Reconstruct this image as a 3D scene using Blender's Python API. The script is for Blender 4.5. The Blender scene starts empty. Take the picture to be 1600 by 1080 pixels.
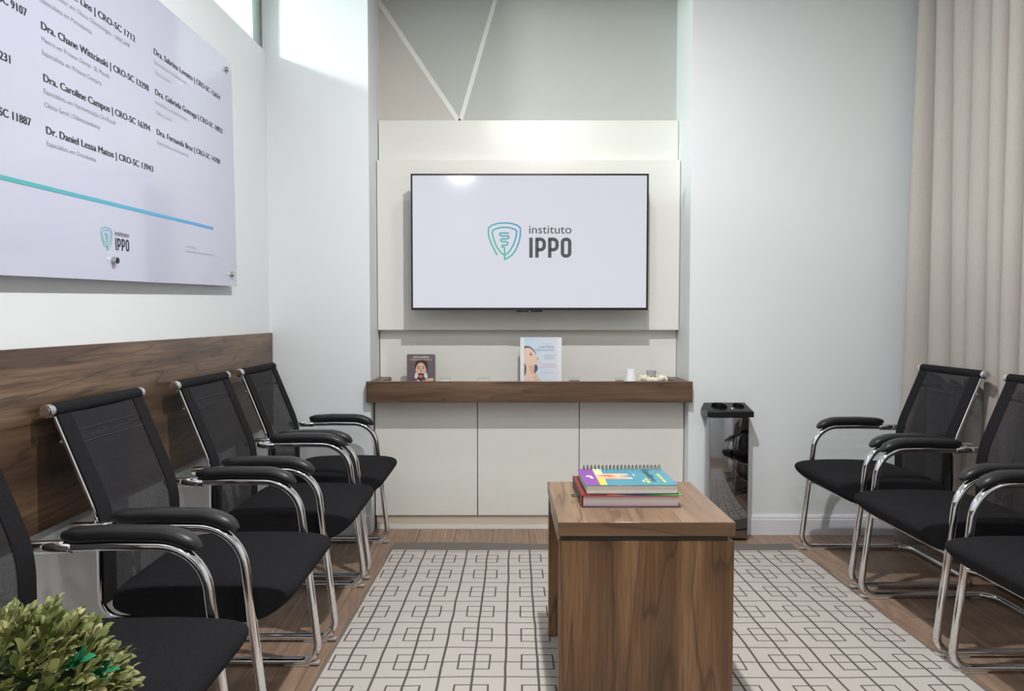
import bpy, bmesh, math, random
from mathutils import Vector, Matrix
random.seed(7)
PI = math.pi
C = bpy.context.scene.collection
SC = bpy.context.scene

# ------------------------------------------------------------------ camera, world, lights, exposure
cd = bpy.data.cameras.new('camera'); cam = bpy.data.objects.new('camera', cd); C.objects.link(cam)
cam.location = (0, 0, 1.12)
cam.rotation_euler = (PI/2 - math.atan(43/1080), 0, 0)
cd.sensor_width = 36; cd.lens = 36*1080/1600; cd.shift_x = 13/1600
cd.clip_start = .02
SC.camera = cam
w = bpy.data.worlds.new('world'); SC.world = w; w.use_nodes = True
w.node_tree.nodes['Background'].inputs[0].default_value = (.85, .92, 1, 1)
w.node_tree.nodes['Background'].inputs[1].default_value = .6
vs = SC.view_settings
vs.view_transform = 'Standard'; vs.look = 'None'; vs.exposure = .05; vs.gamma = 1; vs.use_curve_mapping = False
CEIL = 2.92
# ceiling lamps: (x, y, diameter, watts, colour)
LAMPS = [(.30, 2.68, .11, 6, (1, .985, .97)),
         (.28, 1.80, .07, 54, (1, .985, .97)),
         (.30, .80, .16, 11, (1, .98, .965)),  # unseen lamp added for fill light
         (.30, -.20, .16, 11, (1, .98, .965)),  # another added fill lamp, out of view behind the camera
         (-.53, -1.46, .30, 19, (1, .98, .965))]
def area(name, loc, size, watts, col, rot=(0, 0, 0), shape='DISK'):
    l = bpy.data.lights.new(name, 'AREA'); l.shape = shape; l.size = size; l.energy = watts; l.color = col
    o = bpy.data.objects.new(name, l); o.location = loc; o.rotation_euler = rot; C.objects.link(o); return o
for x, y, d, wt, col in LAMPS:
    area('lamp_light', (x, y, CEIL-.032), d*.9, wt, col)
# lamp of the corridor behind the high window
pl_ = bpy.data.lights.new('corridor_lamp', 'POINT'); pl_.energy = 200; pl_.shadow_soft_size = .10; pl_.color = (.97, 1, .985)
po_ = bpy.data.objects.new('corridor_lamp', pl_); po_.location = (-2.55, 2.75, 2.90); C.objects.link(po_)

# ------------------------------------------------------------------ helpers
def srgb(r, g, b):
    f = lambda c: (c/255/12.92) if c/255 <= .04045 else ((c/255+.055)/1.055)**2.4
    return (f(r), f(g), f(b), 1)

class Nodes:
    def __init__(s, name):
        s.m = bpy.data.materials.new(name); s.m.use_nodes = True
        s.t = s.m.node_tree; s.b = s.t.nodes['Principled BSDF']; s.out = s.t.nodes['Material Output']
    def n(s, typ, **kw):
        nd = s.t.nodes.new(typ)
        for k, v in kw.items(): setattr(nd, k, v)
        return nd
    def put(s, sock, v):
        if hasattr(v, 'is_output'): s.t.links.new(v, sock)
        else: sock.default_value = v
    def math(s, op, a, b=0, c=None):
        nd = s.n('ShaderNodeMath', operation=op)
        s.put(nd.inputs[0], a); s.put(nd.inputs[1], b)
        if c is not None: s.put(nd.inputs[2], c)
        return nd.outputs[0]
    def coord(s, kind='Object', scale=(1, 1, 1), loc=(0, 0, 0)):
        t = s.n('ShaderNodeTexCoord'); m = s.n('ShaderNodeMapping')
        m.inputs['Scale'].default_value = scale
        s.put(m.inputs['Location'], loc)
        s.t.links.new(t.outputs[kind], m.inputs['Vector']); return m.outputs[0]
    def noise(s, vec, scale, detail=2, rough=.5, dist=0):
        nd = s.n('ShaderNodeTexNoise'); s.put(nd.inputs['Vector'], vec)
        nd.inputs['Scale'].default_value = scale; nd.inputs['Detail'].default_value = detail
        nd.inputs['Roughness'].default_value = rough; nd.inputs['Distortion'].default_value = dist
        return nd.outputs[0]
    def ramp(s, fac, stops, interp='LINEAR'):
        nd = s.n('ShaderNodeValToRGB'); e = nd.color_ramp.elements; nd.color_ramp.interpolation = interp
        while len(e) < len(stops): e.new(.5)
        for el, (p, c) in zip(e, stops): el.position = p; el.color = c
        s.put(nd.inputs[0], fac); return nd.outputs[0]
    def mix(s, fac, a, b, mode='MIX'):
        nd = s.n('ShaderNodeMix', data_type='RGBA', blend_type=mode)
        s.put(nd.inputs[0], fac); s.put(nd.inputs[6], a); s.put(nd.inputs[7], b); return nd.outputs[2]
    def bump(s, h, strength=.2, dist=.01):
        nd = s.n('ShaderNodeBump'); nd.inputs['Strength'].default_value = strength; nd.inputs['Distance'].default_value = dist
        s.put(nd.inputs['Height'], h); s.t.links.new(nd.outputs[0], s.b.inputs['Normal'])
    def set(s, color=None, rough=None, metal=None, spec=None, coat=None):
        if color is not None: s.put(s.b.inputs['Base Color'], color)
        if rough is not None: s.put(s.b.inputs['Roughness'], rough)
        if metal is not None: s.put(s.b.inputs['Metallic'], metal)
        if spec is not None: s.put(s.b.inputs['Specular IOR Level'], spec)
        if coat is not None: s.b.inputs['Coat Weight'].default_value = coat; s.b.inputs['Coat Roughness'].default_value = .05
        return s.m

def plain(name, col, rough=.5, metal=0, spec=.5, coat=None, var=.06, scale=8, bump=0):
    N = Nodes(name); v = N.coord()
    n = N.noise(v, scale, 3)
    d = tuple(c*(1-var) for c in col[:3])+(1,)
    N.set(N.mix(n, col, d), rough, metal, spec, coat)
    if bump: N.bump(N.noise(v, scale*40, 2), bump, .002)
    return N.m

def walnut(name, axis, dark, mid, light, vein, rough=.38, seed=(0, 0, 0), s=1.0, coat=None, nr=9.0, fa=.3):
    """wood: contour rings of a noise field stretched along the grain axis"""
    N = Nodes(name)
    sc = [9*s, 9*s, 9*s]; sc[axis] = .85*s
    v = N.coord('Object', tuple(sc), seed)
    field = N.noise(v, .55, 3, .5, .6)
    rings = N.math('FRACT', N.math('MULTIPLY', field, nr))
    edge = N.ramp(rings, [(0, (1, 1, 1, 1)), (.10, (.25, .25, .25, 1)), (.5, (0, 0, 0, 1)), (.93, (.1, .1, .1, 1)), (1, (1, 1, 1, 1))])
    sc2 = [40*s, 40*s, 40*s]; sc2[axis] = 1.6*s
    fine = N.noise(N.coord('Object', tuple(sc2), seed), 3, 4, .6)
    broad = N.noise(v, 1.3, 2)
    base = N.ramp(N.math('ADD', N.math('MULTIPLY', broad, .75), N.math('MULTIPLY', fine, fa)), [(.3, dark), (.52, mid), (.72, light)])
    col = N.mix(N.math('MULTIPLY', edge, .62), base, vein)
    col = N.mix(N.math('MULTIPLY', N.ramp(fine, [(.35, (1, 1, 1, 1)), (.5, (0, 0, 0, 1))]), .25), col, dark)
    N.set(col, rough, coat=coat); N.bump(fine, .05, .002)
    return N.m

def grid_bm(): return bmesh.new()
def add_box(bm, x0, x1, y0, y1, z0, z1, bev=0, seg=2):
    t = bmesh.new()
    bmesh.ops.create_cube(t, size=1, matrix=Matrix.Translation(((x0+x1)/2, (y0+y1)/2, (z0+z1)/2)) @ Matrix.Diagonal((x1-x0, y1-y0, z1-z0, 1)))
    if bev: bmesh.ops.bevel(t, geom=t.edges[:], offset=bev, segments=seg, profile=.5, affect='EDGES')
    join(bm, t)
def join(bm, t, M=None):
    if M is not None: bmesh.ops.transform(t, matrix=M, verts=t.verts)
    me = bpy.data.meshes.new('tmp'); t.to_mesh(me); t.free(); bm.from_mesh(me); bpy.data.meshes.remove(me)
def fillet(pts, radii, n=8):
    """round the inner corners of a polyline"""
    pts = [Vector(p) for p in pts]; out = [pts[0]]
    for i in range(1, len(pts)-1):
        r = radii[i] if isinstance(radii, (list, tuple)) else radii
        a, b, c = pts[i-1], pts[i], pts[i+1]
        u, v = (a-b).normalized(), (c-b).normalized()
        ang = u.angle(v)
        if r <= 0 or ang > 3.1: out.append(b); continue
        d = min(r/math.tan(ang/2), .49*(a-b).length if i > 1 else (a-b).length*.98, (c-b).length*(.49 if i < len(pts)-2 else .98)); r = d*math.tan(ang/2)
        cen = b + (u+v).normalized()*(r/math.sin(ang/2))
        s, e = b+u*d-cen, b+v*d-cen
        tot = s.angle(e); ax = s.cross(e).normalized()
        for k in range(n+1): out.append(cen + Matrix.Rotation(tot*k/n, 3, ax) @ s)
    out.append(pts[-1]); return out
def catmull(pts, n=6, closed=False):
    P = [Vector(p) for p in pts]; out = []
    m = len(P)
    for i in range(m if closed else m-1):
        p0 = P[(i-1) % m] if (closed or i) else P[0]; p1 = P[i]; p2 = P[(i+1) % m]
        p3 = P[(i+2) % m] if (closed or i+2 < m) else P[-1]
        for k in range(n):
            t = k/n
            out.append(.5*((2*p1)+(p2-p0)*t+(2*p0-5*p1+4*p2-p3)*t*t+(3*p1-p0-3*p2+p3)*t**3))
    if not closed: out.append(P[-1])
    return out
def sweep(bm, path, section, scale=None, cap=True, closed=False):
    """section: list of (a, b) offsets in the frame; parallel-transport frames"""
    P = [Vector(p) for p in path]; n = len(P); rings = []
    tan = []
    for i in range(n):
        a = P[(i-1) % n] if (closed or i) else P[0]; b = P[(i+1) % n] if (closed or i < n-1) else P[-1]
        tan.append((b-a).normalized())
    ref = Vector((0, 1, 0)) if abs(tan[0].y) < .9 else Vector((0, 0, 1))
    nrm = (ref - tan[0]*ref.dot(tan[0])).normalized()
    for i in range(n):
        if i:
            q = tan[i-1].rotation_difference(tan[i]); nrm = q @ nrm
            nrm = (nrm - tan[i]*nrm.dot(tan[i])).normalized()
        bi = tan[i].cross(nrm); s = scale[i] if scale else (1, 1)
        rings.append([bm.verts.new(P[i] + nrm*a*s[0] + bi*b*s[1]) for a, b in section])
    k = len(section)
    for i in range(n if closed else n-1):
        A, B = rings[i], rings[(i+1) % n]
        for j in range(k): bm.faces.new((A[j], A[(j+1) % k], B[(j+1) % k], B[j]))
    if cap and not closed:
        bm.faces.new(rings[0][::-1]); bm.faces.new(rings[-1])
def circ(r, n=12): return [(r*math.cos(2*PI*k/n), r*math.sin(2*PI*k/n)) for k in range(n)]
def add_tube(bm, path, r, n=12, closed=False): sweep(bm, path, circ(r, n), closed=closed)
def add_cyl(bm, a, b, r, n=20, bev=0):
    a, b = Vector(a), Vector(b); L = (b-a).length; d = (b-a).normalized()
    if bev: sweep(bm, [a, a+d*bev*.3, a+d*bev, b-d*bev, b-d*bev*.3, b], circ(1, n), scale=[(r-bev, r-bev), (r-bev*.3, r-bev*.3), (r, r), (r, r), (r-bev*.3, r-bev*.3), (r-bev, r-bev)])
    else: sweep(bm, [a, b], circ(r, n))
def add_lathe(bm, prof, cx=0, cy=0, n=24):
    rings = []
    for r, z in prof:
        rings.append([bm.verts.new((cx+r*math.cos(2*PI*k/n), cy+r*math.sin(2*PI*k/n), z)) for k in range(n)])
    for A, B in zip(rings, rings[1:]):
        for j in range(n): bm.faces.new((A[j], A[(j+1) % n], B[(j+1) % n], B[j]))
    bm.faces.new(rings[0][::-1]); bm.faces.new(rings[-1])
def add_ribbon(bm, pts, w, closed=False, z=0, cap=True):
    """flat stroke in the local xy plane"""
    P = [Vector((p[0], p[1])) for p in pts]; n = len(P); L = []; R = []
    for i in range(n):
        a = P[(i-1) % n] if (closed or i) else P[0]; b = P[(i+1) % n] if (closed or i < n-1) else P[-1]
        t1 = (P[i]-a); t2 = (b-P[i])
        if t1.length < 1e-9: t1 = t2
        if t2.length < 1e-9: t2 = t1
        t1.normalize(); t2.normalize(); t = (t1+t2)
        if t.length < 1e-6: t = t1
        t.normalize(); nn = Vector((-t.y, t.x)); k = 1/max(.5, nn.dot(Vector((-t1.y, t1.x))))
        L.append(bm.verts.new((P[i].x+nn.x*w/2*k, P[i].y+nn.y*w/2*k, z))); R.append(bm.verts.new((P[i].x-nn.x*w/2*k, P[i].y-nn.y*w/2*k, z)))
    for i in range(n if closed else n-1):
        j = (i+1) % n; bm.faces.new((L[i], R[i], R[j], L[j]))
    if cap and not closed:
        for e, q in ((0, 1), (-1, -2)):
            d = (P[e]-P[q]).normalized(); a0 = math.atan2(d.y, d.x)
            vs_ = [bm.verts.new((P[e].x+w/2*math.cos(a0-PI/2+PI*k/8), P[e].y+w/2*math.sin(a0-PI/2+PI*k/8), z)) for k in range(9)]
            bm.faces.new(vs_)
def add_poly(bm, pts, z=0):
    bm.faces.new([bm.verts.new((p[0], p[1], z)) for p in pts])
def ell(cx, cy, rx, ry, n=20, a0=0, a1=2*PI): return [(cx+rx*math.cos(a0+(a1-a0)*k/n), cy+ry*math.sin(a0+(a1-a0)*k/n)) for k in range(n)]

def obj(name, bm, mat, parent=None, smooth=True, M=None):
    me = bpy.data.meshes.new(name)
    bmesh.ops.recalc_face_normals(bm, faces=bm.faces)
    bm.to_mesh(me); bm.free()
    me.materials.append(mat)
    if smooth:
        for p in me.polygons: p.use_smooth = True
        try: me.set_sharp_from_angle(angle=math.radians(38))
        except Exception: pass
    o = bpy.data.objects.new(name, me); C.objects.link(o)
    if parent: o.parent = parent
    if M is not None: o.matrix_local = M
    return o
def thing(name, label, cat, loc=(0, 0, 0), rz=0, group=None):
    o = bpy.data.objects.new(name, None); C.objects.link(o); o.empty_display_size = .05
    o.location = loc; o.rotation_euler = (0, 0, rz); tag(o, label, cat, group); return o
def tag(o, label, cat, group=None):
    o['label'] = label; o['category'] = cat
    if group: o['group'] = group
    return o
def struct(name, bm, mat, parent=None, smooth=False):
    o = obj(name, bm, mat, parent, smooth)
    if not parent: o['kind'] = 'structure'
    return o
def box_obj(name, mat, parent, *a, bev=0, seg=2):
    bm = bmesh.new(); add_box(bm, *a, bev=bev, seg=seg); return obj(name, bm, mat, parent)
def copy_tree(o, parent=None):
    c = o.copy(); C.objects.link(c)
    if parent: c.parent = parent
    for ch in list(o.children): copy_tree(ch, c)
    return c
def basis(right, up, loc):
    r, u = Vector(right), Vector(up); n = r.cross(u)
    M = Matrix.Identity(4)
    for i in range(3): M[i][0], M[i][1], M[i][2], M[i][3] = r[i], u[i], n[i], loc[i]
    return M
def text(s, cap, width, bold, mat, parent, M, name='lettering', align='L', ext=.0002):
    """flat printed text: cap height and total width in metres"""
    cu = bpy.data.curves.new('t', 'FONT'); cu.body = s; cu.size = 1; cu.offset = min(bold, 0); cu.extrude = 0; cu.resolution_u = 3
    to = bpy.data.objects.new('t', cu); C.objects.link(to)
    dg = bpy.context.evaluated_depsgraph_get(); dg.update()
    me = bpy.data.meshes.new_from_object(to.evaluated_get(dg))
    bpy.data.objects.remove(to); bpy.data.curves.remove(cu)
    if bold > 0:                       # bolder strokes: the glyphs repeated with a small sideways step
        bm = bmesh.new()
        for k, dx in enumerate((-1, 0, 1)):
            t = bmesh.new(); t.from_mesh(me); bmesh.ops.translate(t, vec=(dx*bold*1.3, 0, k*.00002), verts=t.verts); join(bm, t)
        bm.to_mesh(me); bm.free()
    xs = [v.co.x for v in me.vertices]
    x0, x1 = min(xs), max(xs)
    sy = cap/.70
    sx = width/(x1-x0) if width else sy
    off = -x0*sx
    if align == 'R': off = -x1*sx
    if align == 'C': off = -(x0+x1)/2*sx
    for v in me.vertices: v.co = (v.co.x*sx+off, v.co.y*sy, v.co.z)
    me.materials.clear(); me.materials.append(mat); me.name = name
    o = bpy.data.objects.new(name, me); C.objects.link(o); o.parent = parent; o.matrix_local = M
    return o

# ------------------------------------------------------------------ materials
WHITE = plain('white_wall_paint', srgb(228, 232, 235), .55, var=.03, scale=3, bump=.03)
CEILM = plain('ceiling_paint', srgb(235, 235, 233), .7, var=.02)
GREYP = plain('grey_wall_paint', srgb(188, 191, 186), .6, var=.03, scale=3)
GREYB = plain('lighter_warm_grey', srgb(202, 198, 191), .6, var=.03, scale=3)
STRIPW = plain('white_strip_paint', srgb(232, 232, 228), .5)
BASEB = plain('white_baseboard_paint', srgb(226, 228, 234), .4, var=.02)
def lacquer(name, col):
    N = Nodes(name); v = N.coord('Object', (1.2, 1, 30)); f = N.noise(v, 4, 3, .6)
    N.set(N.mix(N.math('MULTIPLY', f, .5), col, tuple(c*.93 for c in col[:3])+(1,)), .32); N.bump(f, .04, .001); return N.m
CREAM = lacquer('cream_laminate', srgb(228, 228, 222))
CREAMD = lacquer('beige_plinth_laminate', srgb(212, 201, 186))
DARKGAP = plain('dark_recess_shade', srgb(70, 66, 60), .8)  # dark colour paints in the shade of gaps and recesses
PANELW = walnut('walnut_wall_panel', 1, srgb(50, 36, 27), srgb(88, 67, 51), srgb(132, 107, 85), srgb(32, 23, 17), .42, s=.8, nr=15, fa=.36)
SHELFW = walnut('dark_walnut_shelf', 0, srgb(72, 52, 39), srgb(98, 74, 57), srgb(122, 96, 75), srgb(56, 38, 28), .4, seed=(3, 1, 2), s=1.1)
TABLEV = walnut('walnut_table_vertical_grain', 2, srgb(74, 52, 34), srgb(116, 84, 56), srgb(152, 117, 84), srgb(46, 32, 22), .35, seed=(5.3, 2.2, .4), s=1.0)
TABLEH = walnut('walnut_table_top_grain', 1, srgb(104, 82, 63), srgb(138, 111, 88), srgb(166, 139, 113), srgb(72, 54, 40), .3, seed=(1.3, 7.2, 4.4), s=1.0)
TABLEE = walnut('walnut_table_edge_grain', 0, srgb(92, 70, 51), srgb(114, 88, 65), srgb(134, 106, 81), srgb(76, 56, 40), .35, seed=(9, 2, 4))
CHROME = plain('chrome', (.82, .83, .85, 1), .07, 1, var=.02)
STEELD = plain('dark_mirror_steel', (.30, .30, .31, 1), .06, 1, var=.05)
STEEL = plain('brushed_steel', (.62, .62, .62, 1), .25, 1)
BLACKP = plain('black_armrest_plastic', srgb(34, 35, 37), .38, var=.1, bump=.05)
BLACKG = plain('black_gloss_plastic', srgb(22, 22, 24), .22)
GLIDE = plain('grey_plastic_glide', srgb(168, 164, 158), .5)
def fabric(name, col, hi, scale):
    N = Nodes(name); v = N.coord('Object', (scale, scale, scale))
    vo = N.n('ShaderNodeTexVoronoi'); N.put(vo.inputs['Vector'], v); vo.inputs['Scale'].default_value = 1
    N.set(N.mix(vo.outputs['Distance'], hi, col), .95, spec=.15); N.bump(vo.outputs['Distance'], .5, .001)
    return N.m
SEATF = fabric('black_seat_fabric', srgb(19, 19, 21), srgb(36, 36, 39), 330)
HEMF = fabric('black_hem_fabric', srgb(22, 22, 24), srgb(40, 40, 43), 400)
def meshfab():
    N = Nodes('black_see_through_mesh'); N.set(srgb(44, 44, 47), .9, spec=.15)
    tr = N.n('ShaderNodeBsdfTransparent'); mx = N.n('ShaderNodeMixShader')
    g = N.noise(N.coord('Object', (500, 500, 160)), 1, 1)
    N.put(mx.inputs[0], N.ramp(g, [(.3, (.84, .84, .84, 1)), (.7, (.93, .93, .93, 1))]))
    N.t.links.new(tr.outputs[0], mx.inputs[1]); N.t.links.new(N.b.outputs[0], mx.inputs[2]); N.t.links.new(mx.outputs[0], N.out.inputs[0])
    return N.m
MESHF = meshfab()
SEAM = plain('grey_seam_thread', srgb(70, 70, 74), .9)
def linen():
    N = Nodes('beige_linen')
    a = N.noise(N.coord('Object', (60, 60, 900)), 1, 2); b = N.noise(N.coord('Object', (500, 500, 18)), 1, 2)
    N.set(N.mix(N.math('MULTIPLY', N.math('ADD', a, b), .5), srgb(156, 149, 144), srgb(190, 183, 178)), .95, spec=.1)
    N.b.inputs['Subsurface Weight'].default_value = 0
    N.bump(b, .15, .001); return N.m
LINEN = linen()
def rugmat():
    N = Nodes('woven_rug'); t = N.n('ShaderNodeTexCoord'); sx = N.n('ShaderNodeSeparateXYZ'); N.t.links.new(t.outputs['Object'], sx.inputs[0])
    wob = N.math('MULTIPLY', N.math('SUBTRACT', N.noise(N.coord('Object'), 5, 1), .5), .010)
    dY = N.math('SUBTRACT', sx.outputs[1], 2.05)
    U = N.math('DIVIDE', N.math('SUBTRACT', sx.outputs[0], N.math('ADD', .432, N.math('MULTIPLY', dY, .0065))), N.math('SUBTRACT', 1.015, N.math('MULTIPLY', dY, .0265)))
    X = N.math('ADD', U, wob); Y = N.math('ADD', sx.outputs[1], wob)
    fu = N.math('FRACT', N.math('ADD', N.math('DIVIDE', N.math('ADD', X, .4218), .2022), 40)); fv = N.math('FRACT', N.math('ADD', N.math('DIVIDE', N.math('SUBTRACT', Y, 2.100), .1925), 40))
    au = N.math('ABSOLUTE', N.math('SUBTRACT', fu, .5)); av = N.math('ABSOLUTE', N.math('SUBTRACT', fv, .5))
    def line(d, half): return N.math('LESS_THAN', d, half)
    def mx(*a):
        r = a[0]
        for b in a[1:]: r = N.math('MAXIMUM', r, b)
        return r
    l1 = mx(line(au, .019), N.math('GREATER_THAN', au, .481), line(av, .013), N.math('GREATER_THAN', av, .486))
    inb = N.math('MULTIPLY', line(au, .262), line(av, .262)); onb = mx(N.math('GREATER_THAN', au, .234), N.math('GREATER_THAN', av, .236))
    pat = mx(l1, N.math('MULTIPLY', inb, onb))
    band = mx(N.math('GREATER_THAN', sx.outputs[1], 3.275), N.math('LESS_THAN', U, -.991), N.math('GREATER_THAN', U, .991))
    weave = N.noise(N.coord('Object', (140, 700, 1)), 1, 2)
    cream = N.mix(weave, srgb(199, 193, 187), srgb(172, 166, 160)); dark = N.mix(weave, srgb(104, 98, 92), srgb(78, 73, 68)); gb = N.mix(weave, srgb(128, 122, 116), srgb(94, 90, 86))
    N.set(N.mix(band, N.mix(pat, cream, dark), gb), .95, spec=.1); N.bump(weave, .35, .002); return N.m
RUG = rugmat()
def plankmat():
    N = Nodes('oak_laminate_plank'); oi = N.n('ShaderNodeObjectInfo')
    off = N.n('ShaderNodeCombineXYZ'); N.put(off.inputs[0], N.math('MULTIPLY', oi.outputs['Random'], 37)); N.put(off.inputs[1], N.math('MULTIPLY', oi.outputs['Random'], 91))
    v = N.coord('Object', (10, .8, 1), off.outputs[0]); f = N.noise(v, .7, 3, .5, .5)
    rings = N.math('PINGPONG', N.math('MULTIPLY', f, 11), .5)
    fine = N.noise(N.coord('Object', (140, 4, 1), off.outputs[0]), 1, 3)
    c = N.ramp(N.math('ADD', N.math('MULTIPLY', rings, .5), N.math('MULTIPLY', fine, .75)), [(.2, srgb(120, 98, 82)), (.55, srgb(155, 129, 110)), (.85, srgb(180, 154, 134))])
    c = N.mix(N.math('MULTIPLY', oi.outputs['Random'], .35), c, srgb(112, 90, 74))
    N.set(c, .4); N.bump(fine, .05, .001); return N.m
PLANK = plankmat()
SCREW = plain('dark_screw', srgb(40, 40, 42), .3, .5)
def acrylic(name, col, rough):
    N = Nodes(name); n = N.noise(N.coord(), 2, 1); N.set(N.mix(n, col, tuple(c*.97 for c in col[:3])+(1,)), rough, coat=.4); return N.m
SIGNM = acrylic('white_acrylic_sign', srgb(192, 195, 214), .12)
INK = plain('dark_print', srgb(52, 50, 62), .4)
INKG = plain('grey_print', srgb(138, 138, 150), .4)
INKL = plain('pale_grey_print', srgb(172, 172, 186), .4)
def gradient(name, axis, a, b, ca, cb, emit=0):
    N = Nodes(name); t = N.n('ShaderNodeTexCoord'); s = N.n('ShaderNodeSeparateXYZ'); N.t.links.new(t.outputs['Object'], s.inputs[0])
    if axis == 'd': v = N.math('ADD', s.outputs[0], s.outputs[1])
    else: v = s.outputs[axis]
    c = N.ramp(N.math('DIVIDE', N.math('SUBTRACT', v, a), b-a), [(0, ca), (1, cb)])
    if emit: N.set((0, 0, 0, 1), .4); N.put(N.b.inputs['Emission Color'], c); N.b.inputs['Emission Strength'].default_value = emit
    else: N.set(c, .4)
    return N.m
def emis(name, col, st, rough=.12):
    N = Nodes(name); N.set((.02, .02, .02, 1), rough); N.b.inputs['Emission Color'].default_value = col; N.b.inputs['Emission Strength'].default_value = st; return N.m
SCREEN = emis('lit_tv_screen', srgb(217, 218, 229), .90, .1)
SCRINK = emis('screen_dark_lettering', srgb(80, 82, 84), .7)
SCRLOGO = gradient('screen_logo_gradient', 'd', .02, .30, srgb(86, 184, 164), srgb(74, 152, 200), .9)
LAMPD = emis('lamp_diffuser', (1, .97, .93, 1), 8)
def glassmat(name, tint, gloss=.08):
    N = Nodes(name); tr = N.n('ShaderNodeBsdfTransparent'); tr.inputs[0].default_value = tint
    gl = N.n('ShaderNodeBsdfGlossy'); gl.inputs['Roughness'].default_value = .03
    mx = N.n('ShaderNodeMixShader'); fr = N.n('ShaderNodeFresnel'); fr.inputs[0].default_value = 1.45
    N.put(mx.inputs[0], N.math('ADD', N.math('MULTIPLY', fr.outputs[0], .4), gloss*.2))
    N.t.links.new(tr.outputs[0], mx.inputs[1]); N.t.links.new(gl.outputs[0], mx.inputs[2]); N.t.links.new(mx.outputs[0], N.out.inputs[0]); return N.m
WGLASS = glassmat('green_tinted_pane', (.93, .985, .95, 1))
CLEAR = glassmat('clear_acrylic', (.97, .975, .98, 1), .1)
SMOKE = glassmat('smoky_glass', (.90, .90, .92, 1), .1)
ALU = plain('grey_window_frame', srgb(120, 126, 124), .4, .4)
PAPER = plain('white_paper', srgb(236, 238, 242), .5, var=.02)

# ------------------------------------------------------------------ room
YW, YN = 3.543, 3.86          # back wall, niche back
XL, XR = -1.20, 2.18
NX0, NX1 = -.685, .952        # niche sides
YF = -2.4                     # wall behind the camera
bm = bmesh.new(); add_box(bm, XL-.2, XR+.2, YF-.2, YN+.2, -.12, -.006); floor = struct('floor', bm, DARKGAP)
# laminate planks along the room
pw, pl = .19, 1.28
x = XL; i = 0
pm = {}
while x < XR:
    wdt = min(pw, XR-x)
    y = YF - (i*.47 % pl); 
    while y < YN:
        y0, y1 = max(y, YF), min(y+pl, YN)
        if x > -.7 and x < .9 and False: pass
        if y1-y0 > .05:
            bm = bmesh.new(); add_box(bm, -wdt/2+.0008, wdt/2-.0008, -(y1-y0)/2+.0008, (y1-y0)/2-.0008, -.006, 0, bev=.0012, seg=1)
            o = obj('plank', bm, PLANK, floor, smooth=False); o.location = (x+wdt/2, (y0+y1)/2, 0)
        y += pl
    x += pw; i += 1
bm = bmesh.new(); add_box(bm, XL-.12, XR+.2, YF-.2, YN+.2, CEIL, CEIL+.1); struct('ceiling', bm, CEILM)
bm = bmesh.new(); add_box(bm, XL-2.6, XL-.12, YF-.2, YN+1.0, 3.7, 3.8); struct('ceiling_corridor', bm, CEILM)
bm = bmesh.new(); add_box(bm, XL-.12, XL, YF, YN+.2, CEIL, 3.75); struct('trim_2', bm, WHITE)
# left wall with the long high window over it; the sill falls slightly towards the room's front
def sill(y): return 2.462-.045*(YW-y)
bm = bmesh.new()
vsd = [bm.verts.new(p) for p in [(XL, YF, 0), (XL, YN+.2, 0), (XL, YN+.2, sill(YN+.2)), (XL, YF, sill(YF)), (XL-.12, YF, 0), (XL-.12, YN+.2, 0), (XL-.12, YN+.2, sill(YN+.2)), (XL-.12, YF, sill(YF))]]
for f in ((0, 1, 2, 3), (7, 6, 5, 4), (0, 3, 7, 4), (1, 5, 6, 2), (3, 2, 6, 7), (0, 4, 5, 1)): bm.faces.new([vsd[k] for k in f])
struct('wall_left', bm, WHITE)
bm = bmesh.new(); add_box(bm, XR, XR+.12, YF, YN+.2, 0, CEIL); struct('wall_right', bm, WHITE)
bm = bmesh.new(); add_box(bm, XL-.12, XR+.12, YF-.12, YF, 0, CEIL); struct('wall_front', bm, WHITE)
bm = bmesh.new()
add_box(bm, XL-.12, NX0, YW, YN+.12, 0, CEIL); add_box(bm, NX1, XR, YW, YN+.12, 0, CEIL)
wb = struct('wall_back', bm, WHITE)
# niche back: grey paint cut by two white strips
def quad_panel(name, mat, pts, y0, y1, parent=None):
    bm = bmesh.new()
    a = [bm.verts.new((p[0], y0, p[1])) for p in pts]; b = [bm.verts.new((p[0], y1, p[1])) for p in pts]
    bm.faces.new(a); bm.faces.new(b[::-1])
    for k in range(len(pts)): bm.faces.new((a[k], b[k], b[(k+1) % len(pts)], a[(k+1) % len(pts)]))
    return obj(name, bm, mat, parent, smooth=False)
bm = bmesh.new(); add_box(bm, NX0, NX1, YN, YN+.12, 0, CEIL); wn = struct('wall_niche', bm, GREYP)
ap = (-.247, 2.205)
quad_panel('warm_grey_triangle', GREYB, [(NX0, 2.1), (ap[0]+.03, 2.1), ap, (NX0, 2.852)], YN-.0015, YN, wn)  # this corner is a lighter, warmer grey than the rest
def strip(p, q, wd):
    d = Vector((q[0]-p[0], q[1]-p[1])).normalized(); n = Vector((-d.y, d.x))*wd/2
    quad_panel('white_strip', STRIPW, [(p[0]+n.x, p[1]+n.y), (q[0]+n.x, q[1]+n.y), (q[0]-n.x, q[1]-n.y), (p[0]-n.x, p[1]-n.y)], YN-.004, YN, wn)
strip((-.228, 2.175), (-.70, 2.875), .026)
strip((-.247, 2.175), (-.030, 2.915), .024)
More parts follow.
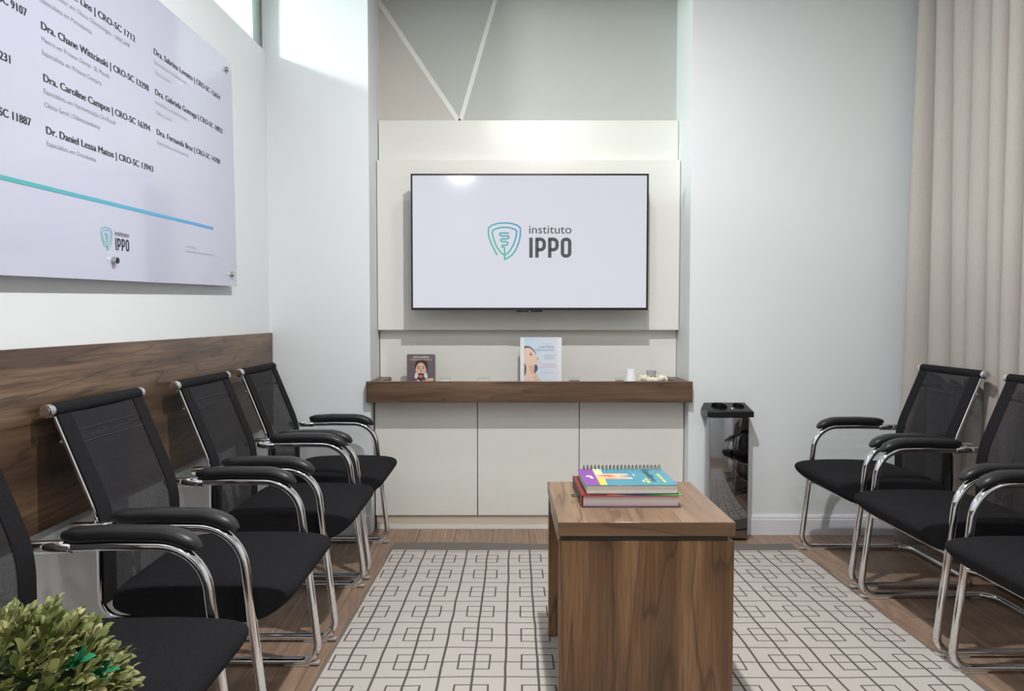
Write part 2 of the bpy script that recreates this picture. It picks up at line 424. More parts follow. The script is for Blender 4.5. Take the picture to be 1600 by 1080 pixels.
# baseboards
def baseboard(name, pts):
    bm = bmesh.new()
    (x0, y0), (x1, y1) = pts; d = Vector((x1-x0, y1-y0, 0)).normalized(); n = Vector((d.y, -d.x, 0))   # n points into the room
    prof = [(0, 0), (.016, 0), (.016, .078), (.013, .083), (.013, .092), (.007, .102), (0, .102)]
    A = [bm.verts.new(Vector((x0, y0, h)) + n*t) for t, h in prof]; B = [bm.verts.new(Vector((x1, y1, h)) + n*t) for t, h in prof]
    for k in range(len(prof)): bm.faces.new((A[k], A[(k+1) % len(prof)], B[(k+1) % len(prof)], B[k]))
    bm.faces.new(A[::-1]); bm.faces.new(B)
    struct(name, bm, BASEB)
baseboard('baseboard_right', ((NX1+.012, YW), (XR, YW)))
baseboard('baseboard_back', ((XL+.016, YW), (NX0, YW)))
baseboard('baseboard_left', ((XL, YF), (XL, YW)))
# high window in the left wall and the corridor behind it
bm = bmesh.new(); add_box(bm, XL-.034, XL-.026, 0.2, 3.50, 2.25, CEIL); 
win = struct('window_1', bm, WGLASS)
for yy in (.23, 1.85, 3.512):
    bm = bmesh.new(); add_box(bm, XL-.05, XL-.012, yy-.018, yy+.018, sill(yy), CEIL, bev=.003); obj('window_post', bm, ALU, win)
bm = bmesh.new(); add_box(bm, XL-.046, XL-.014, .2, 3.53, CEIL-.03, CEIL); obj('window_rail', bm, ALU, win)
bm = bmesh.new(); add_box(bm, XL-.12, XL, YF, .2, sill(YF)-.02, CEIL); struct('trim_1', bm, WHITE)
bm = bmesh.new(); add_box(bm, XL-2.6, XL-2.5, YF, YN+1, 0, 3.7); struct('wall_corridor', bm, WHITE)
bm = bmesh.new(); add_box(bm, XL-2.5, XL+.6, YN+.9, YN+1, 0, 3.7); add_box(bm, XL-2.5, XL-.12, YF-.1, YF, 0, 3.7); struct('wall_corridor_ends', bm, WHITE)
# ceiling lamps (recessed discs)
for k, (x, y, d, wt, col) in enumerate(LAMPS):
    lb = ['small round ceiling lamp nearest the television', 'small round ceiling lamp above the side table', 'added round fill lamp on the ceiling between the near chairs',
          'added round fill lamp over the middle of the room, behind the camera', 'large round ceiling lamp at the room entrance'][k]
    t = thing('ceiling_lamp', lb, 'lamp', (x, y, CEIL), 0, 'round ceiling lamps')
    bm = bmesh.new(); add_lathe(bm, [(d/2, -.018), (d/2+.02, -.02), (d/2+.025, -.006), (d/2+.025, 0), (d/2-.001, 0)], n=32); obj('lamp_ring', bm, STRIPW, t)
    bm = bmesh.new(); add_lathe(bm, [(d/2-.003, -.02), (d/2-.003, -.012)], n=32); obj('lamp_diffuser', bm, LAMPD, t)

# ------------------------------------------------------------------ walnut wall panel, left wall
t = thing('wall_panel', 'long walnut panel on the left wall behind the row of chairs', 'wall panel', (XL, 1.2, .57))
box_obj('panel_board', PANELW, t, .0005, .016, -3.0, 2.34, .002, .474, bev=.0015)

# ------------------------------------------------------------------ acrylic name sign
TH = .028
sg = thing('wall_sign', 'large white acrylic sign listing dentists on the left wall', 'sign', (-1.165, 2.09, 1.23))
sg.rotation_euler = (TH, 0, 0)
box_obj('sign_plate', SIGNM, sg, -.006, 0, -.94, .94, .002, .954, bev=.001, seg=1)
def on_sign(y, z): return basis((0, 1, 0), (0, 0, 1), (.0006, y-2.09, z-1.23))
rows = [1.987, 1.857, 1.728, 1.598]
def entry(y, z, name, wn, subs):
    text(name, .0195, wn, .030, INK, sg, on_sign(y, z))
    for k, (s, ws) in enumerate(subs): text(s, .0125, ws, -.003, INKG if y < 2.2 else INKL, sg, on_sign(y, z-.030-.033*k), 'small_lettering')
entry(1.788, rows[1], 'Dra. Chane Wittcinski | CRO-SC 13298', .530, [('Mestre em Prótese Dental - SL Mandic', .303), ('Especialista em Prótese Dentária', .258)])
entry(1.788, rows[2], 'Dra. Caroline Campos | CRO-SC 16394', .531, [('Especialista em Harmonização OroFacial', .323), ('Clínica Geral | Odontopediatria', .241)])
entry(1.790, rows[3], 'Dr. Daniel Lessa Matos | CRO-SC 13943', .540, [('Especialista em Ortodontia', .213)])
text('. S. Lins | CRO-SC 1712', .0195, .335, .030, INK, sg, on_sign(1.909, rows[0]))
text('Doutor em Clínica Odontológica - UNICAMP', .0125, .366, -.003, INKG, sg, on_sign(1.845, rows[0]-.030), 'small_lettering')
text('Especialista em Periodontia', .0125, .219, -.003, INKG, sg, on_sign(1.788, rows[0]-.063), 'small_lettering')
entry(2.359, rows[0]+.005, 'Dra. Sabrina Lovatto | CRO-SC 15654', .540, [('Especialista em Implantodontia', .235), ('Clínica Geral', .11)])
entry(2.359, rows[1]+.003, 'Dra. Gabriela Gonzaga | CRO-SC 18021', .555, [('Especialista em Implantodontia', .235), ('Clínica Geral', .11)])
entry(2.361, rows[2]+.001, 'Dra. Fernanda Braz | CRO-SC 14708', .520, [('Especialista em Endodontia', .232)])
for s, z, yr in (('CRO-SC 9107', rows[1]+.008, 1.738), ('CRO-SC 7231', rows[2]+.004, 1.672), ('CRO-SC 11887', rows[3]+.004, 1.735)):
    text(s, .0195, None, .030, INK, sg, on_sign(yr, z), align='R')
SIGNLINE = gradient('sign_line_gradient', 0, 0, 1.4, srgb(80, 176, 160), srgb(92, 160, 225))
bm = bmesh.new(); add_box(bm, 0, 1.408, 0, .011, -.0003, .0003); obj('coloured_line', bm, SIGNLINE, sg, M=on_sign(1.386, 1.454))

def logo(parent, M, s, mat_logo, mat_ink, name_w=1.0):
    """shield mark and lettering; drawn in units, y up, origin at the middle of the mark"""
    ox, oy = 430, 430
    f = lambda pts: [((x-ox)*s, (oy-y)*s) for x, y in pts]
    bm = bmesh.new()
    def st(pts, closed=False, w=22): add_ribbon(bm, f([(p[0], p[1]) for p in pts]), w*s, closed)
    outer = fillet([(322, 618, 0), (232, 440, 0), (205, 345, 0), (205, 248, 0), (250, 213, 0)], [0, 600, 300, 26, 0])
    top = catmull([(250, 213, 0), (335, 187, 0), (430, 180, 0), (525, 187, 0), (608, 213, 0)], 6)
    right = fillet([(608, 213, 0), (650, 250, 0), (650, 345, 0), (618, 490, 0), (545, 620, 0), (435, 684, 0), (430, 684, 0)], [0, 26, 500, 500, 300, 40, 0])
    st(outer[:-1]+top+right[1:])
    st(catmull([(430, 684, 0), (430, 600, 0), (429, 530, 0), (420, 516, 0), (400, 512, 0), (393, 500, 0), (402, 488, 0), (455, 487, 0), (474, 470, 0), (474, 455, 0), (455, 440, 0), (400, 438, 0), (378, 424, 0), (380, 408, 0), (400, 400, 0), (465, 398, 0), (490, 383, 0), (488, 368, 0), (465, 358, 0), (385, 358, 0), (362, 342, 0), (364, 328, 0), (385, 318, 0), (484, 321, 0)], 5))
    st(catmull([(430, 620, 0), (372, 580, 0), (308, 480, 0), (270, 370, 0), (262, 292, 0), (300, 265, 0), (362, 246, 0), (430, 240, 0), (498, 246, 0), (560, 265, 0), (596, 292, 0), (588, 370, 0), (552, 480, 0), (488, 580, 0)], 5, True))
    obj('logo_mark', bm, mat_logo, parent, False, M)
    Mt = M @ Matrix.Translation(((770-ox)*s, (oy-325)*s, 0))
    text('instituto', 118*s, 590*s, .004, mat_ink, parent, Mt)
    bm = bmesh.new(); W = 48
    add_poly(bm, f([(773, 660), (821, 660), (821, 382), (773, 382)]))
    for xo in (0, 178):
        add_ribbon(bm, f([(880+xo, 660), (880+xo, 404)]), W*s, cap=False)
        add_ribbon(bm, f([(q.x, q.y) for q in fillet([(858+xo, 405, 0), (981+xo, 405, 0), (981+xo, 550, 0), (880+xo, 550, 0)], [0, 55, 55, 0])]), W*s, cap=False)
    o4 = fillet([(1285, 406, 0), (1335, 406, 0), (1335, 636, 0), (1235, 636, 0), (1235, 406, 0), (1284, 406, 0)], [0, 42, 42, 42, 42, 0])
    add_ribbon(bm, f([(q.x, q.y) for q in o4]), W*s, True, cap=False)
    obj('large_lettering', bm, mat_ink, parent, False, M)
SGLOGO = gradient('sign_logo_gradient', 'd', -.03, .05, srgb(92, 186, 178), srgb(100, 170, 205))
logo(sg, on_sign(2.0425, 1.354), .000130, SGLOGO, INK)
text('Dr. Filipe', .008, .085, -.004, INKL, sg, on_sign(2.549, 1.366), 'small_lettering')
text('Responsável técnico CRO-SC', .008, .245, -.004, INKL, sg, on_sign(2.552, 1.349), 'small_lettering')
for y, z in ((2.963, 2.136), (2.963, 1.282), (2.071, 1.292), (1.217, 2.136), (1.217, 1.282), (2.071, 2.136)):
    bm = bmesh.new(); add_cyl(bm, (-.036, y-2.09, z-1.23), (.014, y-2.09, z-1.23), .011, 20, .0015); sd = obj('standoff_bolt', bm, STEEL, sg)
    bm = bmesh.new(); add_cyl(bm, (.014, y-2.09, z-1.23), (.0152, y-2.09, z-1.23), .0088, 20); obj('bolt_face', bm, SCREW if z < 2 and y < 2.5 else STEEL, sd)

# ------------------------------------------------------------------ niche furniture
bp = thing('wall_panel', 'plain cream panel lining the niche behind the wooden shelf', 'wall panel', ((NX0+NX1)/2, 3.83, .70))
hx = (NX1-NX0)/2
box_obj('panel_board', CREAM, bp, -hx+.005, hx-.003, -.03, .020, 0, 1.493, bev=.001, seg=1)
tp = thing('wall_panel', 'raised cream panel carrying the television', 'wall panel', ((NX0+NX1)/2, 3.80, 1.055))
box_obj('panel_board', CREAM, tp, -hx+.004, hx-.004, -.055, -.001, 0, .912, bev=.001, seg=1)

cb = thing('wall_cabinet', 'low cream cabinet with three plain doors under the wooden shelf', 'cabinet', ((NX0+NX1)/2, 3.66, 0))
ox = (NX0+NX1)/2
box_obj('cabinet_body', DARKGAP, cb, NX0+.010-ox, NX1-.008-ox, -.020, .135, .002, .690)  # coloured dark so the gaps between doors look shaded
box_obj('plinth', CREAMD, cb, NX0+.012-ox, NX1-.006-ox, -.030, -.0205, .001, .070)
box_obj('plinth_reflection', CREAM, cb, NX0+.012-ox, -.145-ox, -.033, -.0305, .001, .024); box_obj('plinth_reflection', CREAM, cb, -.143-ox, NX1-.006-ox, -.033, -.0305, .001, .022)  # pale strips painting in the reflection along the plinth foot
xs = [NX0+.006, -.138, .398, NX1-.003]
for a, b in zip(xs, xs[1:]): box_obj('door', CREAM, cb, a+.002-ox, b-.002-ox, -.041, -.0215, .076, .688, bev=.001, seg=1)

sh = thing('wooden_shelf', 'dark walnut tray-edged shelf below the television', 'shelf', (.130, 3.50, .69))
L, R = -.700-.13, .961-.13
box_obj('front_board', SHELFW, sh, L, R, 0, .040, 0, .106, bev=.001, seg=1)
box_obj('side_board', SHELFW, sh, NX0+.004-.13, NX0+.066-.13, .0405, .299, 0, .106, bev=.001, seg=1)
box_obj('side_board', SHELFW, sh, NX1-.068-.13, NX1-.004-.13, .0405, .299, 0, .106, bev=.001, seg=1)
box_obj('bottom_board', SHELFW, sh, NX0+.0665-.13, NX1-.0685-.13, .0405, .299, 0, .03)
ZS = .721      # top of the shelf floor

# television
TVX, TVZ = .1345, 1.5125
tv = thing('television', 'large flat television showing a shield logo on a pale screen', 'television', (TVX, 3.60, TVZ))
bm = bmesh.new()
wv, hv = .615, .352
for a in ((-wv, wv, 0, .012, hv-.009, hv), (-wv, wv, 0, .012, -hv, -hv+.013), (-wv, -wv+.009, 0, .012, -hv+.013, hv-.009), (wv-.009, wv, 0, .012, -hv+.013, hv-.009)): add_box(bm, *a)
obj('bezel', bm, BLACKG, tv, False)
box_obj('screen', SCREEN, tv, -wv+.009, wv-.009, .003, .012, -hv+.013, hv-.009)
box_obj('rear_housing', BLACKG, tv, -wv+.004, wv-.004, .0125, .045, -hv+.004, hv-.004, bev=.004)
box_obj('wall_bracket', BLACKG, tv, -.25, .25, .0455, .143, -.15, .15)
box_obj('sensor_bar', BLACKG, tv, -.068, .068, .004, .02, -hv-.009, -hv-.0005, bev=.002)
bm = bmesh.new(); add_cyl(bm, (.001, .0035, -hv-.005), (.001, .001, -hv-.005), .002, 10); obj('status_light', bm, emis('blue_status_light', (.1, .3, 1, 1), 3), tv)
logo(tv, basis((1, 0, 0), (0, 0, 1), (.0047-TVX, .0023, 1.5185-TVZ)), .000373, gradient('screen_logo_gradient_real', 'd', -.06, .14, srgb(86, 184, 164), srgb(74, 152, 200), .9), SCRINK)

# ------------------------------------------------------------------ rug
bm = bmesh.new()
rx0, rx1, ry0, ry1 = -.562, 1.436, 1.06, 3.378
nx, ny = 60, 90
def rz_(x, y):
    h = .007 + .0012*math.sin(x*9+y*4) + .001*math.sin(y*13-x*5)
    return h
def rx_(u, y):
    x = .432+.0065*(y-2.05) + (2*u-1)*(1.015-.0265*(y-2.05))
    return x + (.004*math.sin(y*7)+.003*math.sin(y*17))*(1 if u in (0, 1) else .5)
topv = [[bm.verts.new((rx_(i/nx, ry0+(ry1-ry0)*j/ny), ry0+(ry1-ry0)*j/ny + (.012*math.sin(6*i/nx*2) if j == ny else 0), rz_(rx0+(rx1-rx0)*i/nx, ry0+(ry1-ry0)*j/ny))) for j in range(ny+1)] for i in range(nx+1)]
for i in range(nx):
    for j in range(ny): bm.faces.new((topv[i][j], topv[i+1][j], topv[i+1][j+1], topv[i][j+1]))
edge = [topv[i][0] for i in range(nx+1)]+[topv[nx][j] for j in range(1, ny+1)]+[topv[i][ny] for i in range(nx-1, -1, -1)]+[topv[0][j] for j in range(ny-1, 0, -1)]
lo = [bm.verts.new((v.co.x, v.co.y, .0005)) for v in edge]
for k in range(len(edge)): bm.faces.new((edge[k], lo[k], lo[(k+1) % len(edge)], edge[(k+1) % len(edge)]))
rug = tag(obj('rug', bm, RUG), 'cream flat-woven rug with dark grid of overlapping squares', 'rug')

# ------------------------------------------------------------------ side table
tb = thing('side_table', 'square walnut side table carrying the books on the rug', 'table', (.407, 2.19, .009))
box_obj('table_top', TABLEH, tb, -.252, .252, -.248, .240, .491, .531, bev=.0012, seg=1)
bm = bmesh.new(); add_box(bm, -.2515, .2515, -.2492, -.2482, .492, .530); obj('edge_band', bm, TABLEE, tb, False)
box_obj('shaded_spacer', DARKGAP, tb, -.235, .235, -.235, .228, .4745, .4905)  # dark block painting the recess shadow below the table top
for nm, (ya, yb) in (('front_panel', (-.247, -.222)), ('rear_panel', (.186, .232))): box_obj(nm, TABLEV, tb, -.2495, .2495, ya, yb, 0, .4755, bev=.001, seg=1)
box_obj('top_rail', TABLEH, tb, -.245, .245, -.2215, .1855, .445, .474)

# ------------------------------------------------------------------ books
ZT = .009+.531
RED = plain('orange_red_cover', srgb(188, 70, 40), .35); DKC = plain('dark_grey_cover', srgb(72, 70, 68), .45); PINKP = None
N = Nodes('rainbow_page_edges'); tc = N.n('ShaderNodeTexCoord'); sp = N.n('ShaderNodeSeparateXYZ'); N.t.links.new(tc.outputs['Object'], sp.inputs[0])
N.set(N.ramp(N.math('DIVIDE', sp.outputs[2], .036), [(.0, srgb(205, 178, 200)), (.25, srgb(216, 190, 206)), (.45, srgb(214, 208, 200)), (.62, srgb(190, 200, 180)), (.75, srgb(220, 170, 180)), (1, srgb(222, 150, 168))]), .7); PINKP = N.m
N = Nodes('page_edges'); f = N.noise(N.coord('Object', (2, 2, 900)), 1, 2); N.set(N.mix(f, srgb(200, 192, 182), srgb(232, 226, 218)), .8); PAGES = N.m
N = Nodes('dark_photo_cover'); tc = N.n('ShaderNodeTexCoord'); sp = N.n('ShaderNodeSeparateXYZ'); N.t.links.new(tc.outputs['Object'], sp.inputs[0])
N.set(N.ramp(N.math('ADD', N.math('DIVIDE', sp.outputs[0], .31), N.math('MULTIPLY', N.math('SUBTRACT', N.noise(N.coord('Object', (1, 1, 1)), 40, 2), .5), .18)), [(.0, srgb(150, 48, 36)), (.22, srgb(90, 40, 40)), (.3, srgb(170, 70, 50)), (.42, srgb(60, 40, 48)), (.62, srgb(50, 50, 80)), (.72, srgb(40, 90, 50)), (1, srgb(96, 165, 80))]), .3); PHOTOC = N.m
bk = thing('thick_book', 'thick hardback with pink page edges at the bottom of the book pile', 'book', (.238, 2.098, ZT+.0005))
box_obj('pages', PINKP, bk, .006, .298, .003, .252, .0030, .0345)
box_obj('front_cover', PHOTOC, bk, .002, .308, -.003, .258, .0350, .0375, bev=.0006, seg=1)
box_obj('back_cover', DKC, bk, .002, .305, -.003, .258, 0, .0025, bev=.0006, seg=1)
box_obj('spine', DKC, bk, -.001, .0015, .004, .258, .0, .0375); box_obj('spine_edge', RED, bk, -.001, .0015, -.003, .0035, 0, .0375)
bm = bmesh.new(); add_tube(bm, [(-.012+.012*math.cos(a), .06+.012*math.sin(a), .020) for a in [k*2*PI/16 for k in range(16)]], .002, 6, True); obj('ribbon_loop', bm, DKC, bk)
AZ = ZT+.0005+.0380
ag = thing('spiral_planner', 'teal and purple spiral-bound planner on top of the thick book', 'book', (.252, 2.104, AZ), math.radians(.5))
TEAL = plain('teal_cover', srgb(70, 150, 172), .3, coat=.3); PURP = plain('purple_print', srgb(140, 76, 166), .3); YEL = plain('yellow_print', srgb(236, 204, 86), .35); YELP = plain('pale_yellow_print', srgb(222, 232, 176), .35)
SKIN = plain('skin_print', srgb(232, 190, 165), .4); ORNG = plain('orange_print', srgb(214, 116, 66), .4); NAVY = plain('navy_cover', srgb(44, 52, 70), .4); HAIRD = plain('dark_hair_print', srgb(58, 46, 46), .5); LIME = plain('lime_print', srgb(206, 214, 96), .4)
box_obj('pages', PAGES, ag, .004, .282, .002, .222, .0022, .0262)
box_obj('back_cover', NAVY, ag, 0, .287, 0, .226, 0, .0020, bev=.0006, seg=1)
box_obj('front_cover', TEAL, ag, 0, .287, 0, .226, .0264, .0286, bev=.0006, seg=1)
zc = .0288
def flat(name, pts, mat, parent, z, M=None): 
    bm = bmesh.new(); add_poly(bm, pts, z); return obj(name, bm, mat, parent, False, M)
flat('cover_print', [(.001, .001), (.046, .001), (.050, .225), (.001, .225)], PURP, ag, zc)
flat('cover_print', [(.046, .001), (.068, .001), (.078, .225), (.050, .225)], YELP, ag, zc)
flat('cover_print', [(.046, .001), (.068, .001), (.072, .085), (.0475, .085)], YEL, ag, zc+.0001)
flat('cover_print', [(.050, .085), (.10, .078), (.16, .078), (.162, .10), (.12, .118), (.156, .128), (.154, .152), (.09, .152), (.050, .148)], SKIN, ag, zc+.0002)
for pts in ([(.05, .128), (.09, .138), (.118, .118), (.09, .104)], [(.05, .09), (.10, .086), (.161, .088), (.10, .094)]): flat('cover_print', pts, ORNG, ag, zc+.0003)
MA = lambda x, y: basis((0, -1, 0), (1, 0, 0), (x, y, zc+.0002))
text('Equilíbrio', .022, .165, .012, NAVY, ag, MA(.214, .208))
def bars(mat, x, w, y0, spans):
    for a, b in spans: flat('print_line', [(x, y0-a), (x+w, y0-a), (x+w, y0-b), (x, y0-b)], mat, ag, zc+.0002)
bars(LIME, .250, .008, .150, [(0, .040), (.046, .074), (.080, .118)]); bars(LIME, .196, .010, .085, [(0, .022), (.030, .062)]); bars(PAPER, .186, .006, .060, [(0, .02)]); bars(PAPER, .172, .003, .150, [(0, .03)])
flat('print_mark', [(.016, .108), (.034, .108), (.034, .122), (.028, .126), (.016, .124)], PAPER, ag, zc+.0002); flat('print_mark', [(.026, .086), (.036, .086), (.036, .106), (.028, .106)], PAPER, ag, zc+.0002)
RING = plain('dark_wire', (.22, .22, .22, 1), .3, .8)
for k in range(21):
    bm = bmesh.new(); xr = .022 + k*.0128
    add_tube(bm, [(xr+.001*math.sin(a), .226+.015*math.cos(a), .0222+.0195*math.sin(a)) for a in [j*2*PI/14 for j in range(14)]], .0017, 6, True)
    obj('spiral_ring', bm, RING, ag)

# ------------------------------------------------------------------ things on the shelf
def rrect(w, h, r, n=5):
    out = []
    for cx, cy, a in ((w/2-r, h-r, 0), (-w/2+r, h-r, PI/2), (-w/2+r, r, PI), (w/2-r, r, 3*PI/2)):
        out += [(cx+r*math.cos(a+PI/2*k/n), cy+r*math.sin(a+PI/2*k/n)) for k in range(n+1)]
    return out
def card_body(name, mat, parent, w, h, r, d):
    bm = bmesh.new(); p = rrect(w, h, r); a = [bm.verts.new((x, 0, z)) for x, z in p]; b = [bm.verts.new((x, d, z)) for x, z in p]
    bm.faces.new(a); bm.faces.new(b[::-1])
    for k in range(len(p)): bm.faces.new((a[k], b[k], b[(k+1) % len(p)], a[(k+1) % len(p)]))
    return obj(name, bm, mat, parent, False)
FR = lambda z=0.0: basis((1, 0, 0), (0, 0, 1), (0, -z, 0))
PLUM = plain('plum_card', srgb(112, 100, 106), .4, coat=.2); BEARD = plain('brown_beard_print', srgb(92, 68, 60), .5); SHADE = plain('face_tone_print', srgb(206, 158, 136), .5); LIPS = plain('mouth_print', srgb(198, 120, 112), .5)
FOAM = plain('white_foam_print', srgb(226, 226, 232), .5); PEACH = plain('peach_print', srgb(236, 190, 160), .5)
mc = thing('display_card', 'small plum display card with a bearded man on the left of the shelf', 'card', (-.440, 3.675, ZS)); mc.rotation_euler = (0, 0, -.02)
card_body('card', PLUM, mc, .152, .206, .008, .003)
oz = .070     # picture origin (lower part is hidden behind the shelf front)
def mp(pts, mat, lay): flat('picture', [(x, y+oz) for x, y in pts], mat, mc, 0, FR(.0005+lay*.0003))
mp([(-.031, .050), (-.034, .075), (-.030, .092), (-.012, .106), (.012, .106), (.030, .097), (.037, .075), (.032, .046)], HAIRD, 0)
mp(ell(-.001, .046, .029, .046), SKIN, 1)
mp([(-.029, .046), (-.028, .018), (-.016, .002), (.0, -.004), (.016, .002), (.027, .018), (.028, .046), (.018, .032), (-.001, .036), (-.018, .032)], BEARD, 2)
mp(ell(-.001, .018, .012, .008, 14), LIPS, 3)
for ex in (-.014, .013): mp(ell(ex, .062, .006, .0025, 10), HAIRD, 2); mp([(ex-.009, .069), (ex+.009, .070), (ex+.008, .073), (ex-.008, .072)], HAIRD, 2)
mp([(-.004, .060), (.003, .060), (.007, .044), (-.008, .044)], SHADE, 2)
mp([(-.032, .034), (-.020, .040), (-.014, .020), (-.026, .004), (-.036, .014)], FOAM, 4); mp([(.032, .034), (.020, .040), (.014, .020), (.026, .004), (.036, .014)], FOAM, 4)
mp([(-.03, -.02), (-.018, .002), (.0, -.012), (.015, -.002), (.02, -.02), (0, -.05)], FOAM, 3)
mp([(.014, -.016), (.030, .006), (.060, .010), (.068, .004), (.064, -.006), (.070, -.016), (.05, -.03), (.02, -.03)], SKIN, 5)
text('sorriso perfeito,', .010, .088, .02, PAPER, mc, basis((1, 0, 0), (0, 0, 1), (.0, -.001, .187)), align='C')
text('tratamento invisível.', .009, .118, .015, PEACH, mc, basis((1, 0, 0), (0, 0, 1), (0, -.001, .174)), align='C')

wf = thing('acrylic_flyer_stand', 'clear acrylic stand with pale blue woman flyer at the middle of the shelf', 'flyer stand', (.199, 3.69, ZS))
box_obj('acrylic_sleeve', CLEAR, wf, -.111, .111, -.0005, .003, .0032, .298, bev=.0008, seg=1)
box_obj('backing', PAPER, wf, -.1105, .1105, -.003, -.0007, .002, .296)
box_obj('stand_foot', CLEAR, wf, -.111, .111, .0005, .07, .0, .003)
bl = gradient('pale_blue_flyer', 0, -.1, .1, srgb(196, 222, 238), srgb(226, 230, 242))
SKW = plain('woman_skin_print', srgb(240, 212, 192), .5); SKWD = plain('woman_neck_print', srgb(228, 190, 166), .5); HRW = plain('brown_hair_print', srgb(110, 98, 104), .5); TXB = plain('grey_blue_print', srgb(150, 160, 184), .5); TXP = plain('rose_print', srgb(226, 184, 192), .5); TXL = plain('faint_blue_print', srgb(200, 210, 226), .5)
flat('flyer', [(-.090, .004), (.090, .004), (.090, .294), (-.090, .294)], bl, wf, 0, FR(.0034))
def wp(pts, mat, lay): flat('picture', [(-.111+(x-285)*.222/770, .295-(y-140)*.222/770) for x, y in pts], mat, wf, 0, FR(.0038+lay*.0003))
wp([(362, 970), (362, 300), (430, 295), (495, 325), (545, 380), (580, 440), (590, 640), (615, 700), (600, 760), (560, 800), (600, 880), (500, 970)], HRW, 0)
wp([(362, 350), (400, 330), (470, 335), (520, 380), (560, 430), (590, 460), (600, 490), (625, 515), (618, 535), (635, 560), (652, 590), (650, 620), (620, 632), (560, 640), (545, 700), (545, 800), (600, 860), (660, 920), (668, 970), (362, 970), (362, 870), (395, 800), (400, 690), (375, 620), (362, 610)], SKW, 1)
wp([(440, 660), (550, 645), (545, 700), (540, 790), (520, 840), (470, 780)], SKWD, 2)
wp([(455, 445), (480, 430), (505, 450), (512, 470), (490, 475)], HRW, 2); wp([(455, 420), (485, 408), (510, 425), (485, 416)], HRW, 2)
wp([(596, 528), (622, 520), (630, 545), (605, 545)], LIPS, 2)
wp([(362, 860), (400, 830), (450, 832), (385, 860), (362, 885)], FOAM, 2)
for a, b in (((552, 850), (600, 940)), ((575, 820), (640, 930)), ((548, 880), (580, 955))):
    bm = bmesh.new(); add_ribbon(bm, [(-.111+(x-285)*.222/770, .295-(y-140)*.222/770) for x, y in (a, b)], .006); obj('picture', bm, SKWD, wf, False, FR(.0047))
def wt(s, cap, wd, mat, x, y, b=0): text(s, cap, wd, b, mat, wf, basis((1, 0, 0), (0, 0, 1), (-.111+(x-285)*.222/770, -.0045, .295-(y-140)*.222/770)), align='R')
wt('perfeita', .0135, .080, TXB, 915, 330); wt('harmonia!', .0135, .100, TXB, 915, 390)
for y0, x0, x1, m in ((258, 715, 900, TXL), (465, 730, 950, TXL), (490, 720, 920, TXL), (515, 740, 930, TXL), (540, 740, 880, TXL), (640, 680, 930, TXP), (680, 640, 960, TXP), (790, 690, 910, TXL)):
    bm = bmesh.new(); add_ribbon(bm, [(-.111+(x-285)*.222/770, .295-(y0-140)*.222/770) for x in (x0, x1)], .0032); obj('print_line', bm, m, wf, False, FR(.0042))

cp = thing('paper_cup', 'white cup standing upside down on the right of the shelf', 'cup', (.677, 3.675, ZS))
bm = bmesh.new(); add_lathe(bm, [(.036, 0), (.0375, .001), (.0375, .005), (.035, .008), (.0225, .122), (.0215, .1255), (.0200, .126), (.0190, .124)], n=32); obj('cup_body', bm, PAPER, cp)
# wreath of cream flowers and a glass cup
fw = thing('flower_ring', 'low ring of cream fabric flowers near the right end of the shelf', 'flower ring', (.796, 3.67, ZS))
CRM = plain('cream_petals', srgb(240, 234, 212), .7, bump=.1)
bm = bmesh.new(); add_lathe(bm, [(.070, 0), (.072, .035), (.05, .045), (.03, .045)], n=24); obj('base_ring', bm, CRM, fw)
for k in range(11):
    a = k*2*PI/11+.2; bm = bmesh.new()
    for j in range(6):
        b = j*2*PI/6+k; t_ = bmesh.new(); bmesh.ops.create_icosphere(t_, subdivisions=2, radius=1)
        join(bm, t_, Matrix.Translation((.008*math.cos(b), .008*math.sin(b), .0)) @ Matrix.Rotation(b, 4, 'Z') @ Matrix.Rotation(.5, 4, 'Y') @ Matrix.Diagonal((.012, .011, .015+.004*(j % 2), 1)))
    o = obj('flower', bm, CRM, fw); o.location = (.058*math.cos(a), .052*math.sin(a), .074+.006*math.sin(k*2.3))
bm = bmesh.new(); add_tube(bm, [(.03, -.02, .05), (.032, -.04, .07), (.034, -.052, .084)], .003, 6); obj('dark_stem', bm, SCREW, fw)
gc = thing('glass_cup', 'small smoky glass cup with a handle sitting on the cream flowers', 'cup', (.788, 3.685, ZS+.0455))
bm = bmesh.new(); add_lathe(bm, [(.018, 0), (.021, .004), (.0255, .072), (.0265, .073), (.0250, .073), (.0205, .006), (.017, .005)], n=28); obj('cup_body', bm, SMOKE, gc)
bm = bmesh.new(); add_tube(bm, catmull([(.024, 0, .062), (.036, 0, .060), (.038, 0, .046), (.032, 0, .036), (.023, 0, .034)], 4), .0025, 8); obj('handle', bm, SMOKE, gc)
for k, (xa, xb) in enumerate(((-.345, -.285), (-.144, -.075), (.345, .410), (.595, .645))):
    lb = ['low clear card holder beside the plum display card', 'low clear card holder between the plum card and the flyer', 'low clear card holder just right of the flyer stand', 'low clear card holder left of the white cup'][k]
    t = thing('card_holder', lb, 'card holder', ((xa+xb)/2, 3.68, ZS), 0, 'low clear card holders on the shelf')
    wd = (xb-xa)/2
    box_obj('holder_back', CLEAR, t, -wd, wd, .012, .015, 0, .082); box_obj('holder_base', CLEAR, t, -wd, wd, -.02, .0115, 0, .003); box_obj('holder_lip', CLEAR, t, -wd, wd, -.023, -.0205, 0, .02)
    box_obj('card_stack', [PAPER, PAPER, plain('wine_card', srgb(120, 70, 66), .5), plain('brown_card', srgb(140, 100, 84), .5)][k], t, -wd*.8, wd*.8, -.008, .011, .004, .066)

